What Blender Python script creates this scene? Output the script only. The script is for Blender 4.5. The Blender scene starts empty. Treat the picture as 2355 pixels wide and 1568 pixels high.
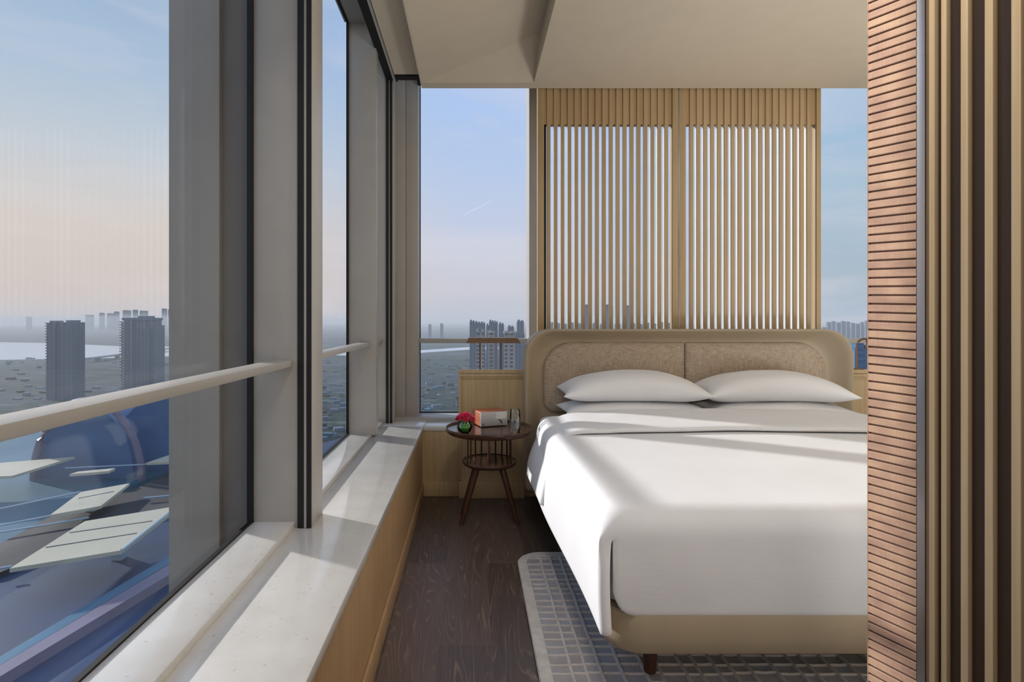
import bpy, bmesh, math, random
from mathutils import Vector, Matrix, noise
random.seed(7)
PI = math.pi
F = 20.0*2355/36; VX, VY = 1086.0, 735.0; CH = 1.2      # survey of the photograph: focal length, vanishing point, eye height
def P(px, py, Y): return Vector(((px-VX)*Y/F, Y, CH-(py-VY)*Y/F))
def G(px, py, z):
    Y = (CH-z)*F/(py-VY); return Vector(((px-VX)*Y/F, Y, z))
COL = bpy.context.scene.collection
def lin(c):
    if isinstance(c, str): c = tuple(int(c[i:i+2], 16)/255 for i in (0, 2, 4))
    else: c = tuple(v/255 for v in c)
    return tuple(v/12.92 if v <= .04045 else ((v+.055)/1.055)**2.4 for v in c)+(1,)
# ---------------------------------------------------------------- materials
class MT:
    def __init__(s, name, rough=.5, metal=0., spec=.5):
        s.m = bpy.data.materials.new(name); s.m.use_nodes = True
        s.n = s.m.node_tree.nodes; s.l = s.m.node_tree.links
        s.b = s.n['Principled BSDF']; s.b.inputs['Roughness'].default_value = rough
        s.b.inputs['Metallic'].default_value = metal; s.b.inputs['Specular IOR Level'].default_value = spec
        s.tc = s.n.new('ShaderNodeTexCoord')
    def node(s, t, **kw):
        n = s.n.new(t)
        for k, v in kw.items():
            if k[0] == '_': setattr(n, k[1:], v)
            else: n.inputs[k.replace('__', ' ')].default_value = v
        return n
    def mapping(s, scale=(1, 1, 1), rot=(0, 0, 0), loc=(0, 0, 0), src='Object'):
        n = s.n.new('ShaderNodeMapping'); n.inputs['Scale'].default_value = scale
        n.inputs['Rotation'].default_value = rot; n.inputs['Location'].default_value = loc
        s.l.new(s.tc.outputs[src], n.inputs['Vector']); return n.outputs['Vector']
    def noise(s, vec, scale=5, detail=4, rough=.5, dist=0):
        n = s.node('ShaderNodeTexNoise', Scale=scale, Detail=detail, Roughness=rough, Distortion=dist)
        s.l.new(vec, n.inputs['Vector']); return n.outputs['Fac']
    def ramp(s, fac, stops, interp='LINEAR'):
        n = s.n.new('ShaderNodeValToRGB'); e = n.color_ramp.elements; n.color_ramp.interpolation = interp
        while len(e) < len(stops): e.new(.5)
        for i, (p, c) in enumerate(stops): e[i].position = p; e[i].color = lin(c) if len(c) != 4 or isinstance(c, str) else c
        s.l.new(fac, n.inputs['Fac']); return n.outputs['Color']
    def mix(s, a, b, fac, mode='MIX'):
        n = s.n.new('ShaderNodeMix'); n.data_type = 'RGBA'; n.blend_type = mode
        for k, v in ((6, a), (7, b), (0, fac)):
            if hasattr(v, 'links'): s.l.new(v, n.inputs[k])
            else: n.inputs[k].default_value = v if k == 0 else (lin(v) if len(v) != 4 or isinstance(v, str) else v)
        return n.outputs[2]
    def math(s, op, a, b=0.):
        n = s.n.new('ShaderNodeMath'); n.operation = op
        for k, v in ((0, a), (1, b)):
            if hasattr(v, 'links'): s.l.new(v, n.inputs[k])
            else: n.inputs[k].default_value = v
        return n.outputs[0]
    def bump(s, h, strength=.3, dist=.002):
        n = s.node('ShaderNodeBump', Strength=strength, Distance=dist)
        s.l.new(h, n.inputs['Height']); s.l.new(n.outputs['Normal'], s.b.inputs['Normal'])
    def col(s, c):
        if hasattr(c, 'links'): s.l.new(c, s.b.inputs['Base Color'])
        else: s.b.inputs['Base Color'].default_value = lin(c)
        return s
def flat(name, c, rough=.5, metal=0., spec=.5, var=.06, sc=8, bump=0):
    t = MT(name, rough, metal, spec); v = t.mapping(); n = t.noise(v, sc, 3)
    a = lin(c); hi = tuple(min(1, x*(1+var)) for x in a[:3])+(1,); lo = tuple(x*(1-var) for x in a[:3])+(1,)
    t.col(t.ramp(n, [(.3, lo), (.7, hi)]))
    if bump: t.bump(t.noise(v, sc*30, 2), bump, .001)
    return t.m
def wood(name, dark, light, axis='Z', rough=.45, sc=1., contrast=1.):
    t = MT(name, rough); s = {'Z': (60*sc, 60*sc, 1.6), 'X': (1.6, 60*sc, 60*sc), 'Y': (60*sc, 1.6, 60*sc)}[axis]
    v = t.mapping(s); n = t.noise(v, 1., 5, .62, .3)
    v2 = t.mapping(tuple(x*.12 if x > 2 else x*.6 for x in s)); n2 = t.noise(v2, 1., 3)
    f = t.math('ADD', t.math('MULTIPLY', n, .6), t.math('MULTIPLY', n2, .4))
    t.col(t.ramp(f, [(.32, dark), (.68, light)])); t.bump(n, .15, .001); return t.m
def glassy(name, tint, refl=.05, rough=0.):
    m = bpy.data.materials.new(name); m.use_nodes = True; n = m.node_tree.nodes; l = m.node_tree.links; n.clear()
    o = n.new('ShaderNodeOutputMaterial'); mx = n.new('ShaderNodeMixShader'); t = n.new('ShaderNodeBsdfTransparent')
    g = n.new('ShaderNodeBsdfGlossy'); g.inputs['Roughness'].default_value = rough; t.inputs['Color'].default_value = tint+(1,)
    fr = n.new('ShaderNodeFresnel'); fr.inputs['IOR'].default_value = 1.45; k = n.new('ShaderNodeMath'); k.operation = 'MULTIPLY'
    l.new(fr.outputs[0], k.inputs[0]); k.inputs[1].default_value = refl; l.new(k.outputs[0], mx.inputs[0])
    l.new(t.outputs[0], mx.inputs[1]); l.new(g.outputs[0], mx.inputs[2]); l.new(mx.outputs[0], o.inputs[0]); return m
M = {}
M['oak'] = wood('oak_veneer', 'b39b75', 'd0b78e')
M['oak_screen'] = wood('oak_screen', 'a18964', 'b89e76')
M['oak_warm'] = wood('oak_warm', '9f8059', 'bc9b72')
M['walnut'] = wood('walnut_dark', '3b241b', '5b3a2c', rough=.28)
M['walnut_top'] = wood('walnut_top', '3b251d', '56382c', 'X', rough=.2)
M['slat'] = wood('partition_oak', 'c0a680', 'dcc19a')
M['slat_back'] = wood('partition_backing', '2c1c10', '3a2618')
M['frame'] = flat('window_paint', 'aeaaa4', .42, var=.03)
M['frame_dark'] = flat('facade_aluminium', 'aaa59e', .5, var=.03)
M['fin_dark'] = flat('facade_recess', '857c74', .6, var=.03)
M['fin_pale'] = flat('pale_fin', 'e6dfdc', .4, var=.02)
M['black'] = flat('black_gasket', '060606', .6)
M['ceil'] = flat('ceiling_paint', 'd0c2ac', .85, var=.02)
M['wallp'] = flat('wall_paint', 'c8bda9', .85, var=.02)
M['leather'] = flat('taupe_leather', 'aa9a81', .5, var=.04, sc=4, bump=.15)
M['metal'] = flat('satin_metal', 'a9a6a8', .25, .9, var=.03)
M['bronze'] = flat('bronze_metal', '6e553f', .35, .2)
M['silver'] = flat('silver_face', 'b9babb', .4, .3, var=.04)
M['darkmetal'] = flat('dark_metal', '2a2522', .4, .6)
M['radio_wood'] = wood('radio_wood', 'a5583a', 'c2704c', 'X', rough=.4)
M['pane'] = glassy('window_glass', (.965, .975, .98), .05)
M['glass'] = glassy('clear_glass', (.965, .975, .98), 1.3, .02)
M['vase'] = glassy('vase_glass', (.88, .95, .88), 1.0, .02)
M['water'] = glassy('water', (.93, .95, .96), 1.2, .0)
M['leaf'] = flat('green_leaf', '58a83a', .4, var=.25, sc=60)
M['petal'] = flat('pink_petal', 'e8366a', .55, var=.3, sc=90)
def linen(name, a, b, bump=.2, sc=1.):
    t = MT(name, .9, spec=.15); v1 = t.mapping((22*sc, 22*sc, 380*sc)); v2 = t.mapping((420*sc, 420*sc, 18*sc))
    n1 = t.noise(v1, 1, 3, .6); n2 = t.noise(v2, 1, 3, .6); f = t.math('MULTIPLY', t.math('ADD', n1, n2), .5)
    t.col(t.ramp(f, [(.36, a), (.64, b)])); t.bump(f, bump, .001); return t.m
M['linen'] = linen('linen_upholstery', '8a7967', 'c8b7a3')
def cotton():
    t = MT('white_cotton', .8, spec=.2); v = t.mapping(); n = t.noise(v, 3.2, 4, .5)
    w = t.noise(t.mapping((9, 60, 60)), 1, 3, .6)
    t.col(t.ramp(n, [(.2, 'dfdfe1'), (.8, 'e8e8ea')])); t.bump(t.math('ADD', t.math('MULTIPLY', n, 3.), t.math('MULTIPLY', w, .25)), .3, .006)
    t.b.inputs['Sheen Weight'].default_value = .1
    return t.m
M['cotton'] = cotton()
def stone():
    t = MT('sill_stone', .16, spec=.55); v = t.mapping(); n = t.noise(v, 9, 4); s = t.noise(v, 70, 2, .5)
    a = t.ramp(n, [(.3, 'd3d0cb'), (.7, 'dcdad6')]); b = t.ramp(s, [(.0, '958d80'), (.28, 'b3aca0'), (.33, 'ffffff')])
    t.col(t.mix(a, b, .35, 'MULTIPLY')); return t.m
M['stone'] = stone()
def floorm():
    t = MT('smoked_oak_floor', .38, spec=.4)
    bk = t.node('ShaderNodeTexBrick', Scale=1., Mortar__Size=.0016, Mortar__Smooth=.3, Bias=0., Brick__Width=1.9, Row__Height=.194)
    bk.offset = .37; bk.offset_frequency = 2
    bk.inputs['Color1'].default_value = (0, 0, 0, 1); bk.inputs['Color2'].default_value = (1, 1, 1, 1); bk.inputs['Mortar'].default_value = (.5, .5, .5, 1)
    v = t.mapping((1, 1, 1), (0, 0, PI/2), (.2, -.07+.194*20, 0)); t.l.new(v, bk.inputs['Vector'])
    plank = bk.outputs['Color']; mort = bk.outputs['Fac']
    comb = t.node('ShaderNodeVectorMath', _operation='MULTIPLY_ADD'); t.l.new(plank, comb.inputs[0])
    comb.inputs[1].default_value = (7.3, 13.1, 0); t.l.new(t.mapping((7., .8, 1)), comb.inputs[2])
    iso = t.noise(comb.outputs[0], 1., 2.5, .42, .35)
    st = t.math('FRACT', t.math('MULTIPLY', iso, 22.)); tri = t.math('ABSOLUTE', t.math('SUBTRACT', st, .5))
    line = t.ramp(tri, [(.0, (1, 1, 1, 1)), (.17, (0, 0, 0, 1))])
    fine = t.noise(t.mapping((140, 3, 1)), 1., 4, .7); brk = t.noise(t.mapping((30, 5, 1)), 1., 4)
    base = t.ramp(t.math('ADD', t.math('MULTIPLY', fine, .5), t.math('MULTIPLY', t.math('ADD', plank, 0), .35)), [(.2, '3a312c'), (.62, '64544b')])
    k = t.math('MULTIPLY', line, t.ramp(brk, [(.38, (0, 0, 0, 1)), (.72, (.6, .6, .6, 1))]))
    c = t.mix(base, 'a58b73', k); c = t.mix(c, '6e5a4b', t.math('MULTIPLY', mort, .55)); t.col(c)
    t.bump(t.math('ADD', k, t.math('MULTIPLY', fine, .5)), .12, .001); return t.m
M['floor'] = floorm()
M['rug'] = flat('rug_pile', 'cfc8c2', .95, spec=.1, var=.1, sc=30, bump=.5)
def rugcell():
    t = MT('rug_ground', .97, spec=.05); n = t.noise(t.mapping(), 5, 3, .6); f = t.noise(t.mapping(), 160, 2)
    c = t.ramp(n, [(.3, 'b3a8a0'), (.5, 'b6b4b6'), (.7, 'acb4c0')]); t.col(t.mix(c, '8c878e', t.math('MULTIPLY', f, .5))); t.bump(f, .6, .004); return t.m
M['rug_ground'] = rugcell()
def weave():
    t = MT('woven_panel', .7); v = t.mapping()
    n = t.noise(t.mapping((14, 14, 26)), 1, 3); f = t.noise(t.mapping((700, 700, 4)), 1, 2)
    c = t.ramp(n, [(.3, 'a5826f'), (.5, 'bb9780'), (.72, 'cba889')]); c = t.mix(c, '8a6a58', t.math('MULTIPLY', f, .45)); t.col(c); t.bump(f, .5, .001); return t.m
M['corner'] = flat('corner_brown', '7d5f41', .5)
M['weave'] = weave(); M['weave_dark'] = flat('weave_groove', '50362c', .8)
def facade(name, wall, glass, fx=.26, fz=.3, rough=.5):
    t = MT(name, rough); sep = t.n.new('ShaderNodeSeparateXYZ'); t.l.new(t.tc.outputs['Object'], sep.inputs[0])
    hx = t.math('ADD', sep.outputs[0], sep.outputs[1])
    a = t.math('GREATER_THAN', t.math('FRACT', t.math('MULTIPLY', hx, fx)), .42)
    b = t.math('GREATER_THAN', t.math('FRACT', t.math('MULTIPLY', sep.outputs[2], fz)), .38)
    k = t.math('MULTIPLY', a, b); n = t.noise(t.mapping((.08, .08, .03)), 1, 3)
    t.col(t.mix(t.ramp(n, [(.3, tuple(int(wall[i:i+2], 16)*.88 for i in (0, 2, 4))), (.7, wall)]), glass, k)); return t.m
M['tower_blue'] = facade('tower_blue', '58697a', '3a4a5a', .18, .3)
M['tower_grey'] = facade('tower_grey', '6f7884', '49545f', .2, .3)
M['tower_cream'] = facade('tower_cream', 'd5c8ba', '5c6470', .16, .22)
M['tower_far'] = flat('tower_far', '66727f', .8)
M['tower_glass'] = facade('tower_glass', '4d7ea6', '2c5e8c', .14, .3, .3)
def ground():
    t = MT('city_ground', .9, spec=.1); v = t.mapping()
    n = t.noise(v, .004, 8, .62); m2 = t.noise(t.mapping((.012, .03, 1)), 1, 6, .65); s = t.noise(v, .05, 4, .6)
    c = t.ramp(n, [(.34, '1d3328'), (.47, '33473c'), (.55, '3b4a55'), (.66, '5d6465')])
    c = t.mix(c, '8d8f90', t.ramp(m2, [(.52, (0, 0, 0, 1)), (.66, (.6, .6, .6, 1))])); c = t.mix(c, '1f3129', t.ramp(s, [(.42, (.7, .7, .7, 1)), (.56, (0, 0, 0, 1))])); t.col(c); return t.m
M['ground'] = ground()
M['riverw'] = flat('river_water', 'e8eaee', .3, .55, var=.03, sc=.002)
M['canopy'] = flat('canopy_cream', 'c8bda2', .6, var=.06, sc=.1)
M['canopy_rim'] = flat('canopy_rim', 'b9c6c9', .4)
M['seam'] = flat('canopy_seam', '6f6d60', .6)
M['roof_blue'] = flat('roof_blue', '3f6790', .35, var=.25, sc=.05)
M['roof_teal'] = flat('roof_teal', '2f687c', .45, var=.25, sc=.05)
M['deck_navy'] = flat('deck_navy', '14355c', .5, var=.35, sc=.06)
M['deck_brown'] = flat('deck_brown', '2e2829', .7, var=.4, sc=.12)
M['reflection_teal'] = flat('reflection_teal', '3d6f88', .5, var=.15, sc=.1)
M['reflection_pink'] = flat('reflection_pink', '7d7184', .5, var=.15, sc=.1)
M['white_line'] = flat('white_line', 'a9bac6', .5)
# ---------------------------------------------------------------- mesh helpers
class MB:
    def __init__(s): s.v = []; s.f = []; s.k = []
    def add(s, vs, fs, k=0):
        o = len(s.v); s.v += [tuple(v) for v in vs]; s.f += [tuple(i+o for i in f) for f in fs]; s.k += [k]*len(fs); return s
    def box(s, x0, x1, y0, y1, z0, z1, bev=0., seg=2, k=0, mat=None):
        bm = bmesh.new(); bmesh.ops.create_cube(bm, size=1)
        for v in bm.verts: v.co = Vector(((x0+x1)/2+v.co.x*(x1-x0), (y0+y1)/2+v.co.y*(y1-y0), (z0+z1)/2+v.co.z*(z1-z0)))
        if bev: bmesh.ops.bevel(bm, geom=bm.edges[:], offset=bev, segments=seg, profile=.5, affect='EDGES')
        bm.verts.index_update(); vs = [v.co.copy() for v in bm.verts]
        if mat: vs = [mat@v for v in vs]
        s.add(vs, [[v.index for v in f.verts] for f in bm.faces], k); bm.free(); return s
    def prism(s, pts, z0, z1, k=0):           # polygon in plan
        n = len(pts); vs = [(x, y, z0) for x, y in pts]+[(x, y, z1) for x, y in pts]
        s.add(vs, [list(range(n))[::-1], list(range(n, 2*n))]+[[i, (i+1) % n, n+(i+1) % n, n+i] for i in range(n)], k); return s
    def loops(s, L, cap0=True, cap1=True, k=0, closed=True):
        n = len(L[0]); vs = [p for l in L for p in l]; fs = []
        for j in range(len(L)-1):
            for i in range(n if closed else n-1):
                a = j*n+i; b = j*n+(i+1) % n; fs.append((a, b, b+n, a+n))
        if cap0: fs.append(tuple(range(n))[::-1])
        if cap1: fs.append(tuple(range((len(L)-1)*n, len(L)*n)))
        s.add(vs, fs, k); return s
    def tube(s, pts, r, n=12, k=0):
        pts = [Vector(p) for p in pts]; rs = r if isinstance(r, (list, tuple)) else [r]*len(pts); L = []
        for i, p in enumerate(pts):
            d = (pts[min(i+1, len(pts)-1)]-pts[max(i-1, 0)]).normalized()
            up = Vector((0, 0, 1)) if abs(d.z) < .9 else Vector((1, 0, 0)); a = d.cross(up).normalized(); b = d.cross(a)
            L.append([p+(a*math.cos(2*PI*j/n)+b*math.sin(2*PI*j/n))*rs[i] for j in range(n)])
        return s.loops(L, k=k)
    def lathe(s, prof, c, n=48, k=0):
        return s.loops([[(c[0]+r*math.cos(2*PI*j/n), c[1]+r*math.sin(2*PI*j/n), c[2]+z) for j in range(n)] for r, z in prof], k=k)
    def build(s, name, mat, parent=None, smooth=True, ang=32):
        me = bpy.data.meshes.new(name); me.from_pydata(s.v, [], s.f)
        bm = bmesh.new(); bm.from_mesh(me); bmesh.ops.recalc_face_normals(bm, faces=bm.faces)
        for f in bm.faces: f.smooth = smooth
        for e in bm.edges:
            if len(e.link_faces) == 2 and e.calc_face_angle(0) > math.radians(ang): e.smooth = False
        bm.to_mesh(me); bm.free()
        mats = mat if isinstance(mat, list) else [mat]
        for m in mats: me.materials.append(m)
        if len(mats) > 1:
            for p, k in zip(me.polygons, s.k): p.material_index = k
        o = bpy.data.objects.new(name, me); COL.objects.link(o); 
        if parent:
            o.parent = parent; o.matrix_parent_inverse = Matrix.Translation(-parent.location)
        return o
def tag(o, label, cat, group=None, kind=None):
    if label: o['label'] = label
    if cat: o['category'] = cat
    if group: o['group'] = group
    if kind: o['kind'] = kind
    return o
def thing(name, loc, label, cat, group=None, kind=None):
    o = bpy.data.objects.new(name, None); o.location = loc; o.empty_display_size = .05; COL.objects.link(o)
    return tag(o, label, cat, group, kind)
def struct(name, mb, mat, label, cat, parent=None, **kw):
    return tag(mb.build(name, mat, parent, **kw), label, cat, kind='structure')
def rrect(x0, x1, z0, z1, r, n=8):
    """rounded rectangle loop, r = one radius or (bl, br, tr, tl)"""
    if not isinstance(r, tuple): r = (r,)*4
    out = []
    for (cx, cz, rr, a0) in ((x0+r[0], z0+r[0], r[0], PI), (x1-r[1], z0+r[1], r[1], 1.5*PI), (x1-r[2], z1-r[2], r[2], 0), (x0+r[3], z1-r[3], r[3], .5*PI)):
        for i in range(n+1):
            a = a0+i*PI/2/n; out.append((cx+rr*math.cos(a), cz+rr*math.sin(a)))
    return out
def sm(a, b, x):
    t = max(0, min(1, (x-a)/(b-a))); return t*t*(3-2*t)
# ================================================================ THE ROOM SHELL
YN, YF_, XR = -2.6, 3.876, 3.6            # back of room, front of the far wall under the window, right wall
SZ, LZ = .474, .494                        # sill and raised outer ledge heights
CZ = 2.78
struct('floor', MB().box(-.36, XR, YN, 3.95, -.12, 0), M['floor'], 'dark smoked oak plank floor with pale open grain', 'floor')
c = MB()
c.box(-.335, .412, YN, -.2, CZ, 2.95)                                     # flat part behind the camera
c.box(.412, XR, YN, 3.886, CZ, 3.2)                                       # flat right ceiling
c.box(-.335, .412, 3.795, 3.886, CZ, 3.2)                                 # flat strip at the far end
TX, TZ, TY = .50, 2.955, 3.40                                             # the raised trough with sloping planes
c.add([(-.335, -.2, CZ), (-.335, 3.795, CZ), (TX, TY, TZ), (TX, -.2, TZ), (.412, 3.795, CZ), (TX, 3.795, CZ)],
      [(0, 1, 2, 3), (1, 4, 5, 2)])
c.box(-.345, -.335, YN, 3.886, CZ, 3.2); c.box(-.335, TX, -.2, 3.795, 3.0, 3.2)
struct('ceiling', c, M['ceil'], 'beige painted ceiling with a sloping recess beside the window', 'ceiling', smooth=False)
struct('trim_1', MB().box(-.53, -.345, YN, 3.87, 2.868, 2.9).box(-.345, -.335, YN, 3.87, 2.868, 2.9), M['ceil'], 'narrow beige soffit strip above the left windows', 'ceiling trim')
MBx = MB().box(-.604, -.553, YN, 4.0, 2.88, 2.95).box(-.534, -.524, YN, 4.0, 2.872, 2.95).box(-.52, -.33, 3.885, 3.95, 2.862, 2.93).box(-.40, -.3, 4.12, 4.18, 2.92, 2.96)
struct('trim_2', MBx, M['black'], 'black shadow gap track running along the top of the left windows', 'track')
struct('trim_3', MB().box(-.553, -.534, YN, 4.0, 2.876, 2.95), M['frame'], 'grey metal strip between two black gaps of the window top track', 'track')
struct('wall_left', MB().box(-.36, -.34, YN, 3.876, 0, SZ-.02), M['oak_warm'], 'warm wood wall panel under the left window sill', 'wall')
struct('baseboard_left', MB().box(-.34, -.328, YN, 3.864, 0, .092, .003), M['oak_warm'], 'wooden baseboard below the left window', 'baseboard')
struct('wall_far', MB().box(-.36, XR, 3.876, 3.96, 0, SZ-.02), M['oak'], 'pale wood wall panel below the far window', 'wall')
struct('baseboard_far', MB().box(-.34, -.09, 3.864, 3.876, 0, .098, .003).box(.353, XR, 3.864, 3.876, 0, .098, .003), M['oak'], 'pale wooden baseboard of the far wall', 'baseboard')
struct('wall_right', MB().box(XR, XR+.1, YN, 4.4, -.12, 3.2), M['wallp'], 'beige wall at the right of the room', 'wall')
struct('wall_back', MB().box(-.36, XR, YN-.1, YN, -.12, 3.2), M['wallp'], 'beige wall behind the viewer', 'wall')
struct('trim_4', MB().box(-.62, -.333, YN, 3.874, SZ-.03, SZ, .002).box(-.62, -.333, 3.874, 4.19, SZ-.03, SZ, .002), M['stone'], 'speckled white stone inner window sill along the left wall', 'window sill')
struct('trim_5', MB().box(-.767, -.62, YN, 4.32, .38, LZ, .002), M['stone'], 'raised speckled stone ledge against the left window glass', 'window sill')
struct('trim_6', MB().box(-.333, XR, 3.870, 4.1, SZ-.03, SZ, .002), M['stone'], 'white stone window sill below the far window', 'window sill')
struct('trim_7', MB().box(-.62, XR, 4.1, 4.32, .38, LZ, .002), M['frame'], 'white raised ledge against the far window glass', 'window sill')
TOP = 3.04
# left window, near bay (1) and far bay (2)
def rail_box(y0, y1): return MB().box(-.697, -.627, y0, y1, 1.037, 1.06, .002)
def win_left(name, y0, y1, label):
    w = thing(name, (-.77, y0, LZ), label, 'window', kind='structure')
    MB().box(-.781, -.773, y0, y1, LZ-.05, TOP+.06).build('pane', M['pane'], w)
    MB().box(-.777, -.763, y0, y1, LZ-.03, LZ+.006).box(-.777, -.763, y0, y1, TOP-.008, TOP+.05).box(-.777, -.763, y1-.013, y1, LZ, TOP).build('gasket', M['black'], w)
    MB().box(-.79, -.604, y0, y1, TOP, TOP+.16).build('window_head', M['frame'], w)
    rail_box(y0, y1).build('guard_rail', M['frame'], w)
    return w
win_left('window_1', YN, 1.987, 'large near left window bay with a horizontal guard rail')
win_left('window_2', 2.13, 3.52, 'narrow looking left window bay beyond the first upright post')
win_left('window_3', 3.60, 3.99, 'last slim left window bay next to the corner post')
m = struct('trim_8', MB().box(-.765, -.56, 1.987, 2.13, SZ-.02, 3.2, .002), M['frame'], 'wide grey window post between the two left bays, with black grooves', 'window post')
MB().box(-.608, -.586, 1.979, 1.99, SZ+.001, 2.9).box(-.577, -.561, 1.979, 1.99, SZ+.001, 2.9).build('gasket', M['black'], m)
MB().box(-.586, -.577, 1.981, 1.99, SZ+.001, 2.9).build('glazing_bead', M['frame'], m)
struct('trim_9', MB().box(-.765, -.595, 3.52, 3.60, LZ-.01, TOP+.1, .002), M['frame'], 'second grey window post along the left wall, close to the corner', 'window post')
m = struct('trim_10', MB().box(-.765, -.558, 3.99, 4.2, LZ-.02, 3.1, .002).box(-.62, -.49, 4.185, 4.36, SZ-.02, 3.1, .002).box(-.488, -.398, 4.187, 4.36, SZ-.02, 3.1, .002), M['frame'], 'grey corner post where the left and far windows meet', 'window post')
MB().box(-.604, -.586, 3.982, 3.992, SZ+.001, 2.9).box(-.576, -.56, 3.982, 3.992, SZ+.001, 2.9).build('gasket', M['black'], m)
# the outside fin beyond the first post
m = struct('trim_11', MB().box(-1.105, -.92, 2.07, 2.13, -1.5, 4.5, .003), M['frame_dark'], 'tall grey metal fin outside the glass beside the first window post', 'facade fin')
MB().box(-.92, -.79, 2.095, 2.13, -1.5, 4.5).build('recess_plate', M['fin_dark'], m)
MB().box(-.812, -.785, 2.05, 2.12, -1.5, 4.5).build('gasket', M['black'], m)
# far window
w = thing('window_4', (0, 4.33, LZ), 'tall far window with a guard rail behind bedside table and bed', 'window', kind='structure')
MB().box(-.42, XR, 4.326, 4.334, LZ-.05, 3.1).build('pane', M['pane'], w)
MB().box(-.398, XR, 4.316, 4.33, LZ, LZ+.008).box(-.402, -.392, 4.316, 4.33, LZ, 3.1).build('gasket', M['black'], w)
MB().box(-.398, XR, 4.22, 4.29, 1.026, 1.06, .002).build('guard_rail', M['frame'], w)
MB().box(.41, .467, 4.1, 4.326, LZ, 3.1, .002).build('mullion', M['frame'], w)
MB().box(2.43, 2.49, 4.1, 4.326, LZ, 3.1, .002).build('mullion', M['frame'], w)
MB().box(-.6, XR, 3.95, 4.36, 3.1, 3.2).build('window_head', M['frame'], w)
# ================================================================ SLATTED SCREEN BEHIND THE BED
YS = 3.902; k_ = YS/F
def sx(px): return (px-VX)*k_
scr = thing('slatted_screen', (sx(1561), YS+.02, SZ), 'tall pale wood screen of vertical slats between headboard and ceiling', 'screen')
fr = MB()
fr.box(sx(1236.5), sx(1251), YS-.006, YS+.045, SZ+.001, 3.05, .001).box(sx(1877), sx(1887), YS-.006, YS+.045, SZ+.001, 3.05, .001)
fr.box(sx(1546.5), sx(1559.2), YS-.004, YS+.045, SZ+.001, 3.05, .001).box(sx(1562.8), sx(1577), YS-.004, YS+.045, SZ+.001, 3.05, .001)
fr.box(sx(1251), sx(1546.5), YS+.002, YS+.04, SZ+.001, 1.0).box(sx(1577), sx(1877), YS+.002, YS+.04, SZ+.001, 1.0)
fr.build('screen_frame', M['oak_screen'], scr)
z0 = P(0, 285, YS).z; fn = MB(); sl = MB(); pit = 15.93
for i in range(18):
    x = sx(1270+i*pit-pit/2); sl.box(x-.0122, x+.0122, YS, YS+.008, 1.0, 3.05); fn.box(x-.0112, x+.0112, YS+.008, YS+.032, 1.0, z0)
for i in range(19):
    x = sx(1582.8+i*15.86+pit/2); 
    if i < 18: sl.box(x-.0122, x+.0122, YS, YS+.008, 1.0, 3.05); fn.box(x-.0112, x+.0112, YS+.008, YS+.032, 1.0, z0)
sl.build('slats', M['oak_screen'], scr); fn.build('pale_fins', M['fin_pale'], scr)
MB().box(sx(1251), sx(1546.5), YS+.0085, YS+.058, z0, 3.05).box(sx(1577), sx(1877), YS+.0085, YS+.058, z0, 3.05).build('valance_board', M['oak_warm'], scr)
MB().box(sx(1559.4), sx(1562.6), YS-.005, YS+.04, SZ+.001, 3.05).build('metal_strip', M['metal'], scr)
MB().box(sx(1251.2), sx(1257), YS+.021, YS+.035, SZ+.02, z0).build('dark_slot_strip', M['darkmetal'], scr)  # dark strip put in for the shaded gap beside the left stile
# ================================================================ BEDSIDE WALL PANELS + LAMPS
def side_panel(x0, x1, label, grp=None):
    t = thing('trim_%d' % (12 if x0 < 1 else 13), ((x0+x1)/2, 3.85, 0), label, 'wall panel', kind='structure')
    MB().box(x0, x1, 3.822, 3.861, .0, .115, .002).build('plinth', M['oak'], t)
    MB().box(x0, x1, 3.826, 3.862, .838, .864, .002).box(x0, x1, 3.822, 3.862, .815, .835, .003).build('top_cap', M['oak'], t)
    b = MB().box(x0+.004, x1-.004, 3.836, 3.862, .115, .815); b.box(x0, x0+.014, 3.824, 3.862, .115, .815, .002).box(x1-.014, x1, 3.824, 3.862, .115, .815, .002).box(x0, x1, 3.824, 3.862, .115, .124, .002).box(x0, x1, 3.828, 3.862, .803, .815, .002)
    b.build('board', M['oak'], t)
side_panel(-.09, .353, 'pale oak panel standing behind the round table and vase')
side_panel(2.40, 2.858, 'oak panel at the right of the headboard beside woven partition')
t = thing('bedside_lamp', (.123, 3.85, .8642), 'bronze lamp with a flared bar shade on two posts, above the round table', 'lamp')
for x in (.053, .194): MB().box(x-.005, x+.005, 3.843, 3.857, .8642, 1.05, .001).build('post', M['bronze'], t)
L = [[(a, 3.85-d, z), (b, 3.85-d, z), (b, 3.85+d, z), (a, 3.85+d, z)] for a, b, d, z in ((-.041, .322, .075, 1.044), (-.024, .302, .06, 1.079))]
MB().loops(L).build('lamp_shade', M['bronze'], t, smooth=False)
t = thing('bedside_lamp', (2.62, 3.85, .8642), 'bent tube lamp with rounded corner at the right of the headboard', 'lamp')
pts = [(2.602, 3.85, .8642), (2.602, 3.85, 1.02)]+[(2.602+.05*(1-math.cos(a)), 3.85, 1.02+.05*math.sin(a)) for a in [i*PI/16 for i in range(1, 9)]]+[(2.82, 3.85, 1.07)]
pts += [(2.82+.05*math.sin(a), 3.85, 1.02+.05*math.cos(a)) for a in [i*PI/16 for i in range(1, 9)]]+[(2.87-.02, 3.85, .8642)]
MB().tube(pts[:-1]+[(2.87, 3.85, 1.0)], .007, 10).build('arm', M['bronze'], t)
MB().box(2.66, 2.80, 3.81, 3.852, 1.0, 1.062, .006).build('lamp_shade', M['bronze'], t)
MB().box(2.58, 2.64, 3.832, 3.862, .8642, .872, .002).build('base', M['bronze'], t)
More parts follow.
